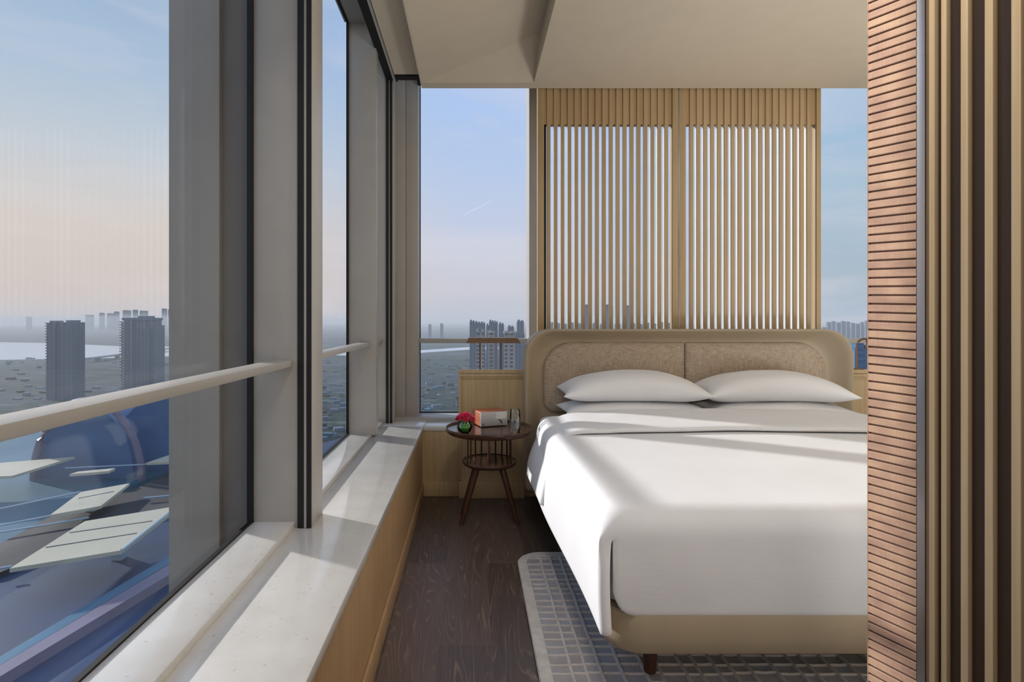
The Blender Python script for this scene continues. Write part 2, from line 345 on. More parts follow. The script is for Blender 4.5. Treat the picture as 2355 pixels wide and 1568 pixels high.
# ================================================================ BED
bx0, bx1 = .41, 2.358
bed = thing('bed', (1.384, 2.7, 0), 'large bed with taupe leather base and rounded padded headboard', 'bed')
L = []
for z, ins, r in ((.135, .10, .07), (.136, .07, .09), (.142, .045, .10), (.155, .022, .11), (.18, .006, .12), (.21, 0, .12), (.285, 0, .12), (.292, .004, .12)):
    L.append([(x, y, z) for x, y in rrect(bx0+ins, bx1-ins, 1.758+ins, 3.70, (max(r, .01), max(r, .01), .01, .01))])
MB().loops(L).build('base', M['leather'], bed)
L = []
for z, ins in ((.293, .02), (.30, .005), (.32, 0), (.545, 0), (.57, .008), (.582, .022), (.587, .045)):
    L.append([(x, y, z) for x, y in rrect(bx0+.012+ins, bx1-.012-ins, 1.80+ins, 3.675-ins, .09)])
MB().loops(L).build('mattress', M['cotton'], bed)
for x in (.60, 2.17):
    for y in (1.92, 3.45):
        MB().loops([[(x+r*math.cos(a*PI/8), y+r*math.sin(a*PI/8), z) for a in range(16)] for z, r in ((.0158 if y < 3 else 0, .021), (.134, .027))]).build('leg', M['walnut'], bed)
# headboard
def hb(t, y, cap=0):
    x0, x1 = .337+.124*t, 2.431-.124*t; zb = .10+.497*t; zt = 1.139-.087*t
    rt = .17-.0*t+.02*t
    return [(x, y, z) for x, z in rrect(x0, x1, zb, zt, (.04+.04*t, .04+.04*t, rt, rt), 14)]
L = [hb(0, 3.80), hb(0, 3.640), hb(.012, 3.628), hb(.04, 3.620), hb(.09, 3.6185), hb(.16, 3.624)]
for i in range(1, 9):
    s = i/8; L.append(hb(.16+.84*s, 3.624+.098*math.sin(s*PI/2)))
head = MB().loops(L).build('headboard', M['leather'], bed)
def pad(x0, x1, radii):
    L = []
    for ins, y in ((0, 3.73), (0, 3.712), (.004, 3.703), (.012, 3.697), (.03, 3.690), (.06, 3.686), (.12, 3.683), (.18, 3.682)):
        L.append([(x, y, z) for x, z in rrect(x0+ins, x1-ins, .597+ins, 1.052-ins, tuple(max(.006, r-ins*.9) for r in radii), 10)])
    return MB().loops(L)
pad(.463, 1.3835, (.08, .015, .015, .19)).build('headboard_pad', M['linen'], head)
pad(1.3875, 2.305, (.015, .08, .19, .015)).build('headboard_pad', M['linen'], head)
# duvet
duv = thing('duvet', (1.384, 2.5, .60), 'smooth white duvet covering the bed with its end folded back', 'duvet')
def zt(Y, x=1.384):
    return .612+.03*sm(1.9, 3.2, Y)+.004*noise.noise(Vector((x*1.6, Y*1.6, 0)))+.016*(1-((x-1.384)/.95)**2)*sm(1.8, 2.3, Y)
NU = 48; RC = .09; XL, XRr = .475, 2.293
def sidept(Y, mirror=False, q=0.):
    xs_ = .392-.02*sm(1.8, 3.0, Y)+.004*noise.noise(Vector((0, Y*2.2, 3))); xh = .388-.045*sm(1.8, 2.9, Y); zh = .238+.012*sm(1.8, 2.9, Y)
    z1 = zt(max(Y, 1.845), XL); r = .09; row = []
    for i in range(7):
        a = i*PI/2/6; row.append((XL-(XL-xs_)*math.sin(a), Y, z1-r*(1-math.cos(a)*math.cos(q))))
    for i in range(1, 11):
        s = i/10; row.append((xs_+(xh-xs_)*s-.006*math.sin(s*PI), Y-.022*sm(0, 1, s)*q/(PI/2), (z1-r)+(zh-(z1-r))*s))
    return [(2*1.384-x, y, z) for x, y, z in row] if mirror else row
def xcol(u): return XL+(XRr-XL)*(u*.6+(.5-.5*math.cos(PI*u))*.4)
V = []; FC = []
def addrow(pts): o = len(V); V.extend(pts); return list(range(o, o+len(pts)))
def strip(ra, rb):
    for i in range(len(ra)-1): FC.append((ra[i], ra[i+1], rb[i+1], rb[i]))
prev = None
for i in range(31):
    Y = 3.30-(3.30-1.845)*i/30
    row = sidept(Y)[::-1]+[(xcol(u/NU), Y, zt(Y, xcol(u/NU))) for u in range(1, NU)]+sidept(Y, True)
    cur = addrow(row)
    if prev: strip(prev, cur)
    prev = cur
NS = 17
for k in range(1, 9):                                     # the rounded turn down at the foot
    q = k*PI/16; Y = 1.845-RC*math.sin(q)
    row = sidept(Y, False, q)[::-1]+[(xcol(u/NU), Y, zt(1.845, xcol(u/NU))-RC*(1-math.cos(q))) for u in range(1, NU)]+sidept(Y, True, q)
    cur = addrow(row); strip(prev, cur); prev = cur
KC = 2; first = prev[NS-1-KC:NS+NU+KC]; top0 = [V[i] for i in first]; xl, xr = top0[0][0], top0[-1][0]; pr = first
for k in range(1, 13):                                    # hanging foot flap
    q = k/12; row = []
    for x, y, z in top0:
        ed = min(x-xl, xr-x); zb = .279; r = .075
        if ed < r: zb += r-math.sqrt(max(0, r*r-(r-ed)**2))
        row.append((x, y-.004*math.sin(q*PI)+.003*q, z+(zb-z)*q))
    cur = addrow(row); strip(pr, cur); pr = cur
for mir in (False, True):                                 # rounded front edges of the side drapes
    half = [V[i] for i in (prev[:NS] if not mir else prev[-NS:][::-1])]; ids = prev[:NS] if not mir else prev[-NS:][::-1]
    half = half[::-1] if mir is None else half            # index 0 = hem ... 16 = crest
    base = [ids[i] for i in range(0, 11)]                 # hem .. bottom of the corner arc
    pr = base
    for kc, bl in ((5, .007), (4, .013), (3, .014), (2, .004)):
        tid = ids[NS-1-kc]; dx = V[tid][0]-V[ids[10]][0]; pts = []
        for ii in range(0, 10):
            x, y, z = V[base[ii]]; w = min(1, (10-ii)/3); pts.append((x+dx, y-bl*w, z))
        cur = addrow(pts)+[tid]; strip(pr, cur); pr = cur
def softmods(o, th, lv=1, off=-1):
    s = o.modifiers.new('s', 'SOLIDIFY'); s.thickness = th; s.offset = off
    if lv: b = o.modifiers.new('b', 'SUBSURF'); b.levels = lv; b.render_levels = lv
def grid(rows, name, mat, parent, th, lv=1, off=-1, flip=False):
    n = len(rows[0]); vs = [p for r in rows for p in r]; fs = []
    for j in range(len(rows)-1):
        for i in range(n-1):
            a = j*n+i; f = (a, a+1, a+n+1, a+n); fs.append(f[::-1] if flip else f)
    me = bpy.data.meshes.new(name); me.from_pydata(vs, [], fs); me.materials.append(mat)
    for p in me.polygons: p.use_smooth = True
    o = bpy.data.objects.new(name, me); COL.objects.link(o); softmods(o, th, lv, off)
    if parent: o.parent = parent; o.matrix_parent_inverse = Matrix.Translation(-parent.location)
    return o
me = bpy.data.meshes.new('cover'); me.from_pydata(V, [], [f[::-1] for f in FC]); me.materials.append(M['cotton'])
bm_ = bmesh.new(); bm_.from_mesh(me); bmesh.ops.recalc_face_normals(bm_, faces=bm_.faces)
up_ = sum(f.normal.z*f.calc_area() for f in bm_.faces)
if up_ < 0: bmesh.ops.reverse_faces(bm_, faces=bm_.faces[:])
bm_.to_mesh(me); bm_.free()
for p in me.polygons: p.use_smooth = True
cv = bpy.data.objects.new('cover', me); COL.objects.link(cv); softmods(cv, .016); cv.parent = duv; cv.matrix_parent_inverse = Matrix.Translation(-duv.location)
# folded back end
def cat(pts, n):
    out = []; pts = [pts[0]]+pts+[pts[-1]]
    for i in range(1, len(pts)-2):
        p0, p1, p2, p3 = pts[i-1:i+3]
        for j in range(n):
            t = j/n; out.append(tuple(.5*((2*b)+(c-a)*t+(2*a-5*b+4*c-d)*t*t+(-a+3*b-3*c+d)*t**3) for a, b, c, d in zip(p0, p1, p2, p3)))
    return out+[pts[-2]]
A_ = [(.66, .672), (.52, .668), (.44, .64), (.388, .555), (.355, .43), (.325, .30)]
B_ = [(.72, .682), (.56, .668), (.46, .628), (.385, .555), (.326, .42), (.311, .30)]
rows = []
for j in range(17):
    s = j/16; Y = 2.76+.56*s; sec = [tuple(a+(b-a)*s for a, b in zip(p, q)) for p, q in zip(A_, B_)]
    edge = cat(sec, 4); dz = -.012*(1-math.sqrt(max(0, 1-max(0, (s-.8)/.2)**2)))*2-.006*max(0, (.12-s)/.12)
    dip = lambda x, z: (x, Y+.012*noise.noise(Vector((x*2, 0, 7)))*(1-s), z+dz+.005*noise.noise(Vector((x*2.5, Y*5, 1)))+(zt(Y, x)-zt(Y, .5)))
    left = [(x, Y, z+dz) for x, z in edge][::-1]
    x0 = sec[0][0]; mid = [dip(x0+(2*(1.384-x0))*i/26, sec[0][1]) for i in range(1, 26)]
    right = [(2*1.384-x, y, z) for x, y, z in left][::-1]
    rows.append(left+mid+right)
grid(rows, 'folded_edge', M['cotton'], duv, .024, flip=False)
# pillows
def pillow(cx, cy, cz, w, d, h, label, rot=0, tilt=0, sag=0., seed=0):
    N = 28; bm = MB(); L = []; vs = []; idx = {}
    def pt(u, v, sgn):
        fu = 1-abs(u)**2.6; fv = 1-abs(v)**2.6; t = (max(0, fu)*max(0, fv))**.55
        px = u*w/2*(1-.10*(1-v*v)*abs(u)**6*.9); py = v*d/2*(1-.12*(1-u*u)*abs(v)**6*.9)
        n = .010*noise.noise(Vector((u*1.7+seed, v*1.7, sgn)))
        zz = sgn*h/2*t+n*t-(sag*(abs(u)**2.0))
        return Vector((px, py, zz))
    for sgn in (1, -1):
        for j in range(N+1):
            for i in range(N+1):
                u = math.sin((-1+2*i/N)*PI/2); v = math.sin((-1+2*j/N)*PI/2); u = u*.8+(-1+2*i/N)*.2; v = v*.8+(-1+2*j/N)*.2
                vs.append(pt(u, v, sgn))
    fs = []; K = (N+1)**2
    for j in range(N):
        for i in range(N):
            a = j*(N+1)+i; fs.append((a, a+1, a+N+2, a+N+1)); fs.append((K+a, K+a+N+1, K+a+N+2, K+a+1))
    R = Matrix.Translation((cx, cy, cz))@Matrix.Rotation(rot, 4, 'Z')@Matrix.Rotation(tilt, 4, 'X')
    me = bpy.data.meshes.new('pillow'); me.from_pydata([tuple(R@p) for p in vs], [], fs)
    b = bmesh.new(); b.from_mesh(me); bmesh.ops.remove_doubles(b, verts=b.verts, dist=.0004); bmesh.ops.recalc_face_normals(b, faces=b.faces)
    for f in b.faces: f.smooth = True
    b.to_mesh(me); b.free(); me.materials.append(M['cotton']); o = bpy.data.objects.new('pillow', me); COL.objects.link(o)
    return tag(o, label, 'pillow', 'white pillows at the head of the bed')
pillow(.965, 3.455, .655, .87, .40, .135, 'lower white pillow on the left half of the bed', .0, .0, .0, 1)
pillow(1.81, 3.455, .655, .87, .40, .135, 'lower white pillow on the right half of the bed', -.0, .0, .0, 4)
pillow(.965, 3.455, .802, .87, .40, .180, 'upper white pillow of the left stack against the headboard', -.03, .03, .040, 8)
pillow(1.80, 3.455, .802, .875, .40, .180, 'upper white pillow of the right stack against the headboard', -.03, .03, .046, 12)
# ================================================================ RUG
rx0, rx1, ry0, ry1 = .222, 2.70, 1.42, 2.907
rug = thing('rug', (1.4, 1.9, 0), 'grey textured rug with raised uneven grid lying under the bed', 'rug')
MB().loops([[(x, y, z) for x, y in rrect(rx0+i, rx1-i, ry0+i, ry1-i, .13, 10)] for i, z in ((.0, .0005), (0, .005), (.004, .008))]).build('ground_weave', M['rug_ground'], rug)
bo = [[(x, y, z) for x, y in rrect(rx0+i, rx1-i, ry0+i, ry1-i, max(.13-i, .05), 10)] for i, z in ((.0, .0006), (0, .010), (.004, .015), (.045, .015), (.049, .0081))]
rb = MB().loops(bo, cap0=False, cap1=False)
def rib(pts, w, h=.0155):
    L = []
    for i, p in enumerate(pts):
        p = Vector(p); d = (Vector(pts[min(i+1, len(pts)-1)])-Vector(pts[max(0, i-1)])).normalized(); n = Vector((-d.y, d.x, 0))
        L.append([p+n*a*w/2+Vector((0, 0, z)) for a, z in ((-1, .008), (-.8, h-.002), (-.3, h), (.3, h), (.8, h-.002), (1, .008))])
    rb.loops(L, closed=False, cap0=False, cap1=False)
random.seed(3); xs = [rx0+.045]; 
while xs[-1] < rx1-.12: xs.append(xs[-1]+random.choice((.062, .07, .078, .085, .05)))
xs.append(rx1-.04)
for x in xs[1:-1]:
    rib([(x+.003*noise.noise(Vector((x*9, y*.05*8, 0))), y*.05, 0) for y in range(int((ry0+.04)/.05)+1, int((ry1-.03)/.05)+1)], .013)
ph = {}
y = ry0+.06
while y < ry1-.06:
    for a, b in zip(xs[:-1], xs[1:]):
        o1 = .011*noise.noise(Vector((a*6, y*9, 2)))+random.uniform(-.003, .003)
        if random.random() < .07: continue
        n = 4; rib([(a+(b-a)*i/n, y+o1+.003*noise.noise(Vector((a*50+i*.7, y*50, 5))), -.001) for i in range(n+1)], random.uniform(.008, .012))
    y += random.uniform(.043, .062)
rb.build('raised_grid', M['rug'], rug)
# ================================================================ SIDE TABLE
tx, ty = .1015, 3.42
tb = thing('side_table', (tx, ty, 0), 'round dark walnut bedside table with lower shelf and spindles', 'table')
MB().lathe([(.0, .517), (.20, .518), (.245, .523), (.258, .534), (.2625, .548), (.262, .556), (.258, .558), (.253, .554), (.248, .546), (.24, .5445), (0, .5445)], (tx, ty, 0), 72).build('tabletop', M['walnut_top'], tb)
MB().lathe([(.0, .325), (.12, .326), (.15, .331), (.163, .341), (.166, .352), (.164, .358), (.160, .358), (.156, .353), (.15, .351), (0, .351)], (tx+.002, ty, 0), 56).build('shelf', M['walnut_top'], tb)
for i in range(11):
    a = math.radians(-8+196*i/10); MB().tube([(tx+.13*math.cos(a), ty+.13*math.sin(a), z) for z in (.350, .44, .519)], .0052, 8).build('spindle', M['walnut'], tb)
MB().box(tx-.008, tx+.008, ty-.05, ty+.12, .3505, .5175, .001).build('divider', M['walnut'], tb)
for sx_ in (-1, 1):
    for sy in (-1, 1):
        a = Vector((tx+sx_*.072, ty+sy*.05, .33)); b = Vector((tx+sx_*.165, ty+sy*.085, .0)); MB().tube([a, a.lerp(b, .5), b], [.0195, .017, .0125], 14).build('leg', M['walnut'], tb)
TT = .5447
# radio
rl = P(1105, 979, 3.457); rr_ = Vector((.215, 3.515)); e = (Vector((rr_.x, rr_.y, 0))-Vector((rl.x, rl.y, 0))); ang = math.atan2(e.y, e.x)
rad = thing('table_radio', (rl.x, rl.y, TT), 'small radio with orange wooden case and silver front on the round table', 'radio')
R = Matrix.Translation((rl.x, rl.y, TT))@Matrix.Rotation(ang, 4, 'Z')
MB().box(0, .178, .006, .15, .004, .092, .005, 3, mat=R).build('case', M['radio_wood'], rad)
fp = MB().box(.001, .177, -.002, .008, .005, .091, .002, 2, mat=R).build('front_panel', M['silver'], rad)
MB().box(.098, .170, -.0035, -.001, .046, .086, .0005, 1, mat=R).build('display', flat('display_grey', 'd4d4d4', .3), fp)
MB().tube([R@Vector((.016, -.001, .018)), R@Vector((.016, -.010, .018))], .0065, 14).build('knob', M['metal'], fp)
MB().tube([R@Vector((.120, -.005, .046)), R@Vector((.135, -.005, .030)), R@Vector((.14, -.005, .014))], [.0016, .003, .001], 8).build('pointer_mark', M['darkmetal'], fp)
for i in range(6): MB().tube([R@Vector((.10+.006*i, -.001, .012)), R@Vector((.10+.006*i, -.004, .012))], .0014, 6).build('button', M['darkmetal'], fp)
for dx in (.02, .158):
    for dy in (.02, .13): MB().tube([R@Vector((dx, dy, 0)), R@Vector((dx, dy, .005))], .006, 8).build('foot', M['darkmetal'], rad)
# vase and flowers
vx, vy = -.043, 3.30
va = thing('vase', (vx, vy, TT), 'small round green glass vase on the left of the table', 'vase')
MB().lathe([(.0, .0005), (.022, .0005), (.036, .010), (.0445, .03), (.043, .048), (.035, .062), (.031, .068), (.029, .068), (.033, .061), (.041, .047), (.0425, .03), (.034, .012), (.02, .004), (0, .004)], (vx, vy, TT), 36).build('glass_bowl', M['vase'], va)
MB().lathe([(.0, .0042), (.02, .0045), (.033, .0125), (.0405, .028), (.036, .040), (.02, .046), (0, .043)], (vx, vy, TT), 30).build('leaf_lining', M['leaf'], va)
fl = thing('flower_bouquet', (vx, vy, TT+.05), 'pink red spiky blossoms arranged in the little round vase', 'flowers')
random.seed(5)
for (dx, dy, dz, r) in ((-.028, -.01, .088, .026), (.018, -.012, .098, .030), (.040, .0, .078, .024), (-.005, .02, .095, .026), (-.042, .004, .078, .018), (.002, -.024, .078, .022)):
    b = MB(); cx, cy, cz = vx+dx, vy+dy, TT+dz; nP = 54
    b.tube([(vx+dx*.3, vy+dy*.3, TT+.045), (cx, cy, cz-.008)], .0018, 6, k=1)
    for i in range(nP):
        zz = 1-1.5*(i+.5)/nP; a = i*2.39996; q = math.sqrt(max(0, 1-zz*zz)); d = Vector((q*math.cos(a), q*math.sin(a), zz)).normalized()
        s = d.cross(Vector((0, 0, 1))).normalized() if abs(d.z) < .98 else Vector((1, 0, 0)); n = d.cross(s); c0 = Vector((cx, cy, cz)); rr = r*random.uniform(.85, 1.12)
        b.add([c0+d*rr*.15, c0+d*rr*.7+s*.0042, c0+d*rr+n*.001, c0+d*rr*.7-s*.0042, c0+d*rr*.65+n*.0026], [(0, 1, 4), (1, 2, 4), (2, 3, 4), (3, 0, 4), (0, 3, 2, 1)])
    b.build('blossom', [M['petal'], M['leaf']], fl, smooth=False)
for a, ln in ((-2.2, .045), (-.4, .05), (1.2, .045)):
    d = Vector((math.cos(a), math.sin(a), .5)).normalized(); c0 = Vector((vx, vy, TT+.06)); s = Vector((-math.sin(a), math.cos(a), 0))
    MB().add([c0, c0+d*ln*.5+s*.012+Vector((0, 0, .003)), c0+d*ln, c0+d*ln*.5-s*.012+Vector((0, 0, .003)), c0+d*ln*.5-Vector((0, 0, .002))], [(0, 1, 4), (1, 2, 4), (2, 3, 4), (3, 0, 4), (0, 3, 2, 1)]).build('leaf', M['leaf'], fl, smooth=False)
gx, gy = .247, 3.285
gl = thing('water_glass', (gx, gy, TT), 'clear drinking glass half filled with water on the table', 'glass')
MB().lathe([(0, .0005), (.024, .0005), (.0265, .006), (.0325, .05), (.0320, .09), (.0270, .138), (.0258, .138), (.0305, .09), (.0310, .05), (.025, .010), (0, .010)], (gx, gy, TT), 32).build('tumbler', M['glass'], gl)
MB().lathe([(0, .0105), (.0245, .0105), (.0305, .05), (.0300, .086), (0, .086)], (gx, gy, TT), 32).build('water', M['water'], gl)
# ================================================================ RIGHT PARTITION
pa = thing('slatted_partition', (1.1, .6, 0), 'partition of tan vertical slats on dark backing at the right edge', 'partition')
X0 = 1.0
MB().box(X0+.007, 1.16, -.9, 1.252, .001, CZ-.001).build('backing', M['slat_back'], pa)
s = MB()
def yp(px, X): return X*F/(px-VX)
ed_ = [(2164, 2186), (2209, 2236), (2264, 2294)]
s.box(X0-.002, X0+.012, yp(2149, X0-.002), yp(2136, X0-.002), .001, CZ-.001, .001, 2)
for l_, r_ in ed_: s.box(X0-.002, X0+.012, yp(r_, X0+.007), yp(l_, X0-.002), .001, CZ-.001, .001, 2)
y1 = yp(2264, X0-.002); pw = .0547*X0
for i in range(1, 34): s.box(X0-.002, X0+.012, y1-i*pw-.0185, y1-i*pw, .001, CZ-.001, .001, 2)
s.build('slats', M['slat'], pa)
a = Vector((1.0, 1.2796)); b = Vector((.953, 1.367))
MB().box(X0+.0005, X0+.03, 1.2355, 1.254, .001, CZ-.001).build('corner_slat', M['corner'], pa)
MB().prism([(X0-.0005, 1.256), (X0-.0015, 1.278), (X0+.03, 1.278), (X0+.03, 1.256)], .001, CZ-.001).build('metal_edge', M['metal'], pa)
wp = thing('woven_panel', (1.05, 1.32, 0), 'pinkish brown woven panel with thin horizontal grooves beside the bed', 'panel')
n_ = Vector((-(b-a).y, (b-a).x)); n_ = -n_.normalized() if n_.x > 0 else n_.normalized(); bq = b+n_*.0028
core = MB().prism([(a.x+.001, a.y), (b.x+.001, b.y), (1.17, 1.367), (1.17, 1.2796)], .001, CZ-.001).build('core', M['weave_dark'], wp)
dd = (b-a).normalized()
MB().prism([(bq.x, bq.y+.0005), ((bq+dd*.002).x, (bq+dd*.002).y), (b.x+.01, b.y+.002), (b.x+.01, b.y+.0005)], .001, CZ-.001).build('edge_trim', M['weave'], wp)
st = MB(); H = .0206; i = 0
while (i+1)*H < CZ+.01:
    z0_, z1_ = i*H+.0038, (i+1)*H; vs = []
    for (p, dz) in ((a, -.004), (b, 0)):
        for off, z in ((-.002, z0_), (.0015, z0_), (.0028, z0_+.0015), (.0028, z1_-.0015), (.0015, z1_), (-.002, z1_)):
            q = p+n_*off; vs.append((q.x, q.y, min(max(z+dz, .001), CZ-.001)))
    st.add(vs, [(j, (j+1) % 6, 6+(j+1) % 6, 6+j) for j in range(6)]+[(0, 1, 2, 3, 4, 5), (11, 10, 9, 8, 7, 6)]); i += 1
st.build('woven_strips', M['weave'], wp)
# ================================================================ OUTSIDE
GZ = -100.
g = MB().add([(-9000, -3000, GZ), (9000, -3000, GZ), (9000, 26000, GZ), (-9000, 26000, GZ)], [(0, 1, 2, 3)])
g.add([(-9000, -3000, GZ-20), (9000, -3000, GZ-20), (9000, 26000, GZ-20), (-9000, 26000, GZ-20)], [(3, 2, 1, 0)])
tag(g.build('ground', M['ground'], smooth=False), 'hazy green and grey land stretching to the horizon', 'ground', kind='structure')
def water(name, px, z, label):
    pts = [G(x, y, z) for x, y in px]; MB().prism([(p.x, p.y) for p in pts], z, z+.6).build
    o = MB().prism([(p.x, p.y) for p in pts], z, z+.6).build(name, M['riverw'], smooth=False)
    return tag(o, label, 'river', kind='structure')
water('river', [(-900, 790), (0, 787), (120, 789), (270, 796), (410, 797), (600, 800), (800, 806), (960, 806), (1080, 798), (1500, 794), (1500, 800), (1080, 804), (960, 812), (800, 818), (640, 812), (500, 812), (407, 818), (350, 822), (200, 824), (0, 828), (-900, 840)], GZ, 'wide pale river crossing the plain behind the towers')
water('lake', [(-1500, 749), (0, 748), (100, 748.5), (260, 747), (407, 743), (600, 745), (800, 744), (800, 742), (600, 742), (407, 740.5), (0, 744), (-1500, 745)], GZ, 'thin pale strip of distant water near the horizon')
# bridge
b0, b1 = G(200, 825, GZ+8), G(560, 780, GZ+8); d = (b1-b0); n = Vector((-d.y, d.x, 0)).normalized()*9
br = thing('bridge', tuple(b0), 'long low bridge slanting across the pale river', 'bridge')
MB().prism([((b0-n).x, (b0-n).y), ((b1-n).x, (b1-n).y), ((b1+n).x, (b1+n).y), ((b0+n).x, (b0+n).y)], GZ+7, GZ+10).build('deck', M['tower_far'], br)
for i in range(14):
    p = b0.lerp(b1, (i+.5)/14); MB().box(p.x-4, p.x+4, p.y-5, p.y+5, GZ, GZ+7).build('pier', M['tower_far'], br)
def tower(px0, px1, pyt, D, mat, label, style=0, base=GZ, depth=None, group=None, cat='building'):
    x0, x1 = (px0-VX)*D/F, (px1-VX)*D/F; zt_ = CH-(pyt-VY)*D/F; w = x1-x0; dp = depth or w*.7
    t = thing('tower', ((x0+x1)/2, D, base), label, cat, group)
    b = MB()
    if style == 0:
        b.box(x0, x0+w*.34, D, D+dp, base, zt_-1).box(x0+w*.34, x0+w*.62, D+2.5, D+dp, base, zt_-w*.07).box(x0+w*.62, x1, D+.5, D+dp, base, zt_)
        b.build('walls', M[mat], t, smooth=False)
        r = MB()
        for q in range(28):
            z = base+(zt_-base)*(q+.5)/28; r.box(x0-1.1, x0+1.5, D-1, D+dp*.5, z, z+1.2)
        r.build('balconies', M[mat], t, smooth=False)
        MB().box(x0+w*.05, x0+w*.3, D+3, D+dp*.7, zt_-1, zt_+2).build('roof_top', M['tower_far'], t); MB().box(x0+w*.68, x0+w*.97, D+3, D+dp*.7, zt_, zt_+2.6).build('roof_top', M['tower_far'], t)
    elif style == 1:
        b.box(x0, x0+w*.12, D+2, D+dp, base, zt_-5).box(x0+w*.12, x0+w*.38, D-1, D+dp, base, zt_-2).box(x0+w*.38, x1-w*.1, D+1, D+dp, base, zt_-1).box(x1-w*.1, x1, D+3, D+dp, base, zt_-9)
        b.build('walls', M[mat], t, smooth=False)
        r = MB()
        for q in range(28):
            z = base+(zt_-base)*(q+.5)/28-3; r.box(x0-2, x0+w*.16, D, D+dp*.5, z, z+1.3)
        r.build('balconies', M['tower_cream'], t, smooth=False)
        MB().box(x0+w*.12, x0+w*.135, D-1.6, D-.9, base, zt_-3).box(x0+w*.36, x0+w*.375, D-1.6, D-.9, base, zt_-3).build('light_strips', M['tower_cream'], t)
        MB().box(x0+w*.06, x1-w*.06, D-1, D+dp, zt_-2, zt_+1.5).box(x0+w*.5, x0+w*.8, D+3, D+dp*.7, zt_+1.5, zt_+4).build('roof_top', M['tower_far'], t)
    elif style == 2:       # cream block with pilasters
        b.box(x0, x1, D+1.5, D+dp, base, zt_-2.5); nn = max(3, int((px1-px0)/6)); 
        b.build('walls', M[mat], t, smooth=False); r = MB()
        for q in range(nn+1):
            x = x0+w*q/nn; r.box(x-w*.018, x+w*.018, D, D+2, base, zt_-3)
        r.build('pilasters', M['tower_cream'], t, smooth=False)
        MB().box(x0-w*.05, x1+w*.05, D-.5, D+dp, zt_-3, zt_).build('roof_top', M['tower_cream'], t)
    else:
        b.box(x0, x1, D, D+dp, base, zt_-3).box(x0+w*.1, x0+w*.45, D+1, D+dp*.8, zt_-3, zt_).box(x0+w*.6, x0+w*.9, D+1, D+dp*.8, zt_-3, zt_-1)
        b.build('walls', M[mat], t, smooth=False)
    return t
tower(107, 167, 741, 720, 'tower_blue', 'dark blue grey high rise, leftmost of the two big towers in the left window', 0)
tower(277, 351, 733, 780, 'tower_grey', 'high rise with balconies, right one of the two big towers in the left window', 1)
for i, (x, y, D) in enumerate(((228, 719, 5200), (246, 720, 5300), (262, 716, 5100), (282, 713, 5000), (305, 712, 5100), (321, 714, 5200), (372, 709, 4900), (386, 711, 5000), (60, 728, 5600), (196, 724, 5400))):
    tower(x, x+(14 if i % 2 else 9), y, D, 'tower_far', 'faint hazy tower on the far horizon seen through the left window', 3, group='faint far towers left')
tower(985.5, 992, 745, 2600, 'tower_far', 'slim distant twin tower, left one of the pair in the far window', 3)
tower(1012, 1019.5, 743, 2500, 'tower_far', 'slim distant twin tower, right one of the pair in the far window', 3)
for i, (a_, b_, y) in enumerate(((1080, 1092, 735), (1092, 1105, 738), (1105, 1116, 739), (1118, 1130, 744), (1125, 1136, 735), (1136, 1145, 737), (1147, 1159, 741), (1168, 1182, 748), (1189, 1205, 735))):
    tower(a_, b_, y, 900+35*(i % 3), 'tower_blue', 'blue grey apartment tower crowded behind the cream towers in the far window', 3, group='blue grey towers behind cream ones')
tower(1096, 1113, 757, 640, 'tower_cream', 'cream apartment tower with window grid behind the lamp, leftmost of three', 2)
tower(1123, 1137, 759, 650, 'tower_cream', 'cream apartment tower between the two lamp posts, middle of three', 2)
tower(1160, 1184, 761, 640, 'tower_cream', 'cream apartment tower right of the lamp posts, rightmost of three', 2)
tower(1184, 1206, 763, 760, 'tower_grey', 'grey tower beside the rightmost cream tower near the window frame', 3)
for (a_, b_, y, D) in ((1345, 1360, 700, 1300), (1391, 1410, 700, 1350), (1440, 1456, 702, 1300)):
    tower(a_, b_, y, D, 'tower_grey', 'hazy tall tower seen in slices between the left screen slats', 3, group='towers behind the screen')
for i, x in enumerate(range(1262, 1560, 17)):
    tower(x, x+12, 740+(i*7 % 5), 1500, 'tower_far', 'low far block seen in slices between the screen slats', 3, group='low blocks behind the screen')
for i, x in enumerate(range(1892, 2000, 11)):
    tower(x, x+9, (752, 740, 738, 741, 738, 739, 742, 744, 740, 737)[i], 2100+40*(i % 3), 'tower_far', 'hazy blue tower in the skyline right of the screen', 3, group='skyline right of the screen')
tower(1922, 1960, 793, 330, 'tower_glass', 'blue glass building left of the bent lamp tube in right window', 3, depth=30)
tower(1966, 2020, 789, 300, 'tower_glass', 'blue glass building right of the bent lamp tube in right window', 3, depth=30)
random.seed(21); cb = MB()
for i in range(620):
    D = random.uniform(420, 1500) if i % 3 else random.uniform(420, 900); px = random.choice((random.uniform(-150, 480), random.uniform(640, 830), random.uniform(930, 1300), random.uniform(930, 1300), random.uniform(1850, 2050)))
    x = (px-VX)*D/F; w = random.uniform(4, 12); d_ = random.uniform(4, 8); h_ = random.choice((1.5, 2.5, 3, 4)); a_ = random.uniform(-.5, .5)
    cb.box(-w/2, w/2, -d_/2, d_/2, 0, h_, mat=Matrix.Translation((x, D, GZ))@Matrix.Rotation(a_, 4, 'Z'), k=i % 3)
tag(cb.build('low_city_blocks', [M['tower_far'], M['roof_teal'], M['deck_brown']], smooth=False), 'countless low roofs and houses scattered over the plain outside', 'houses', kind='stuff')
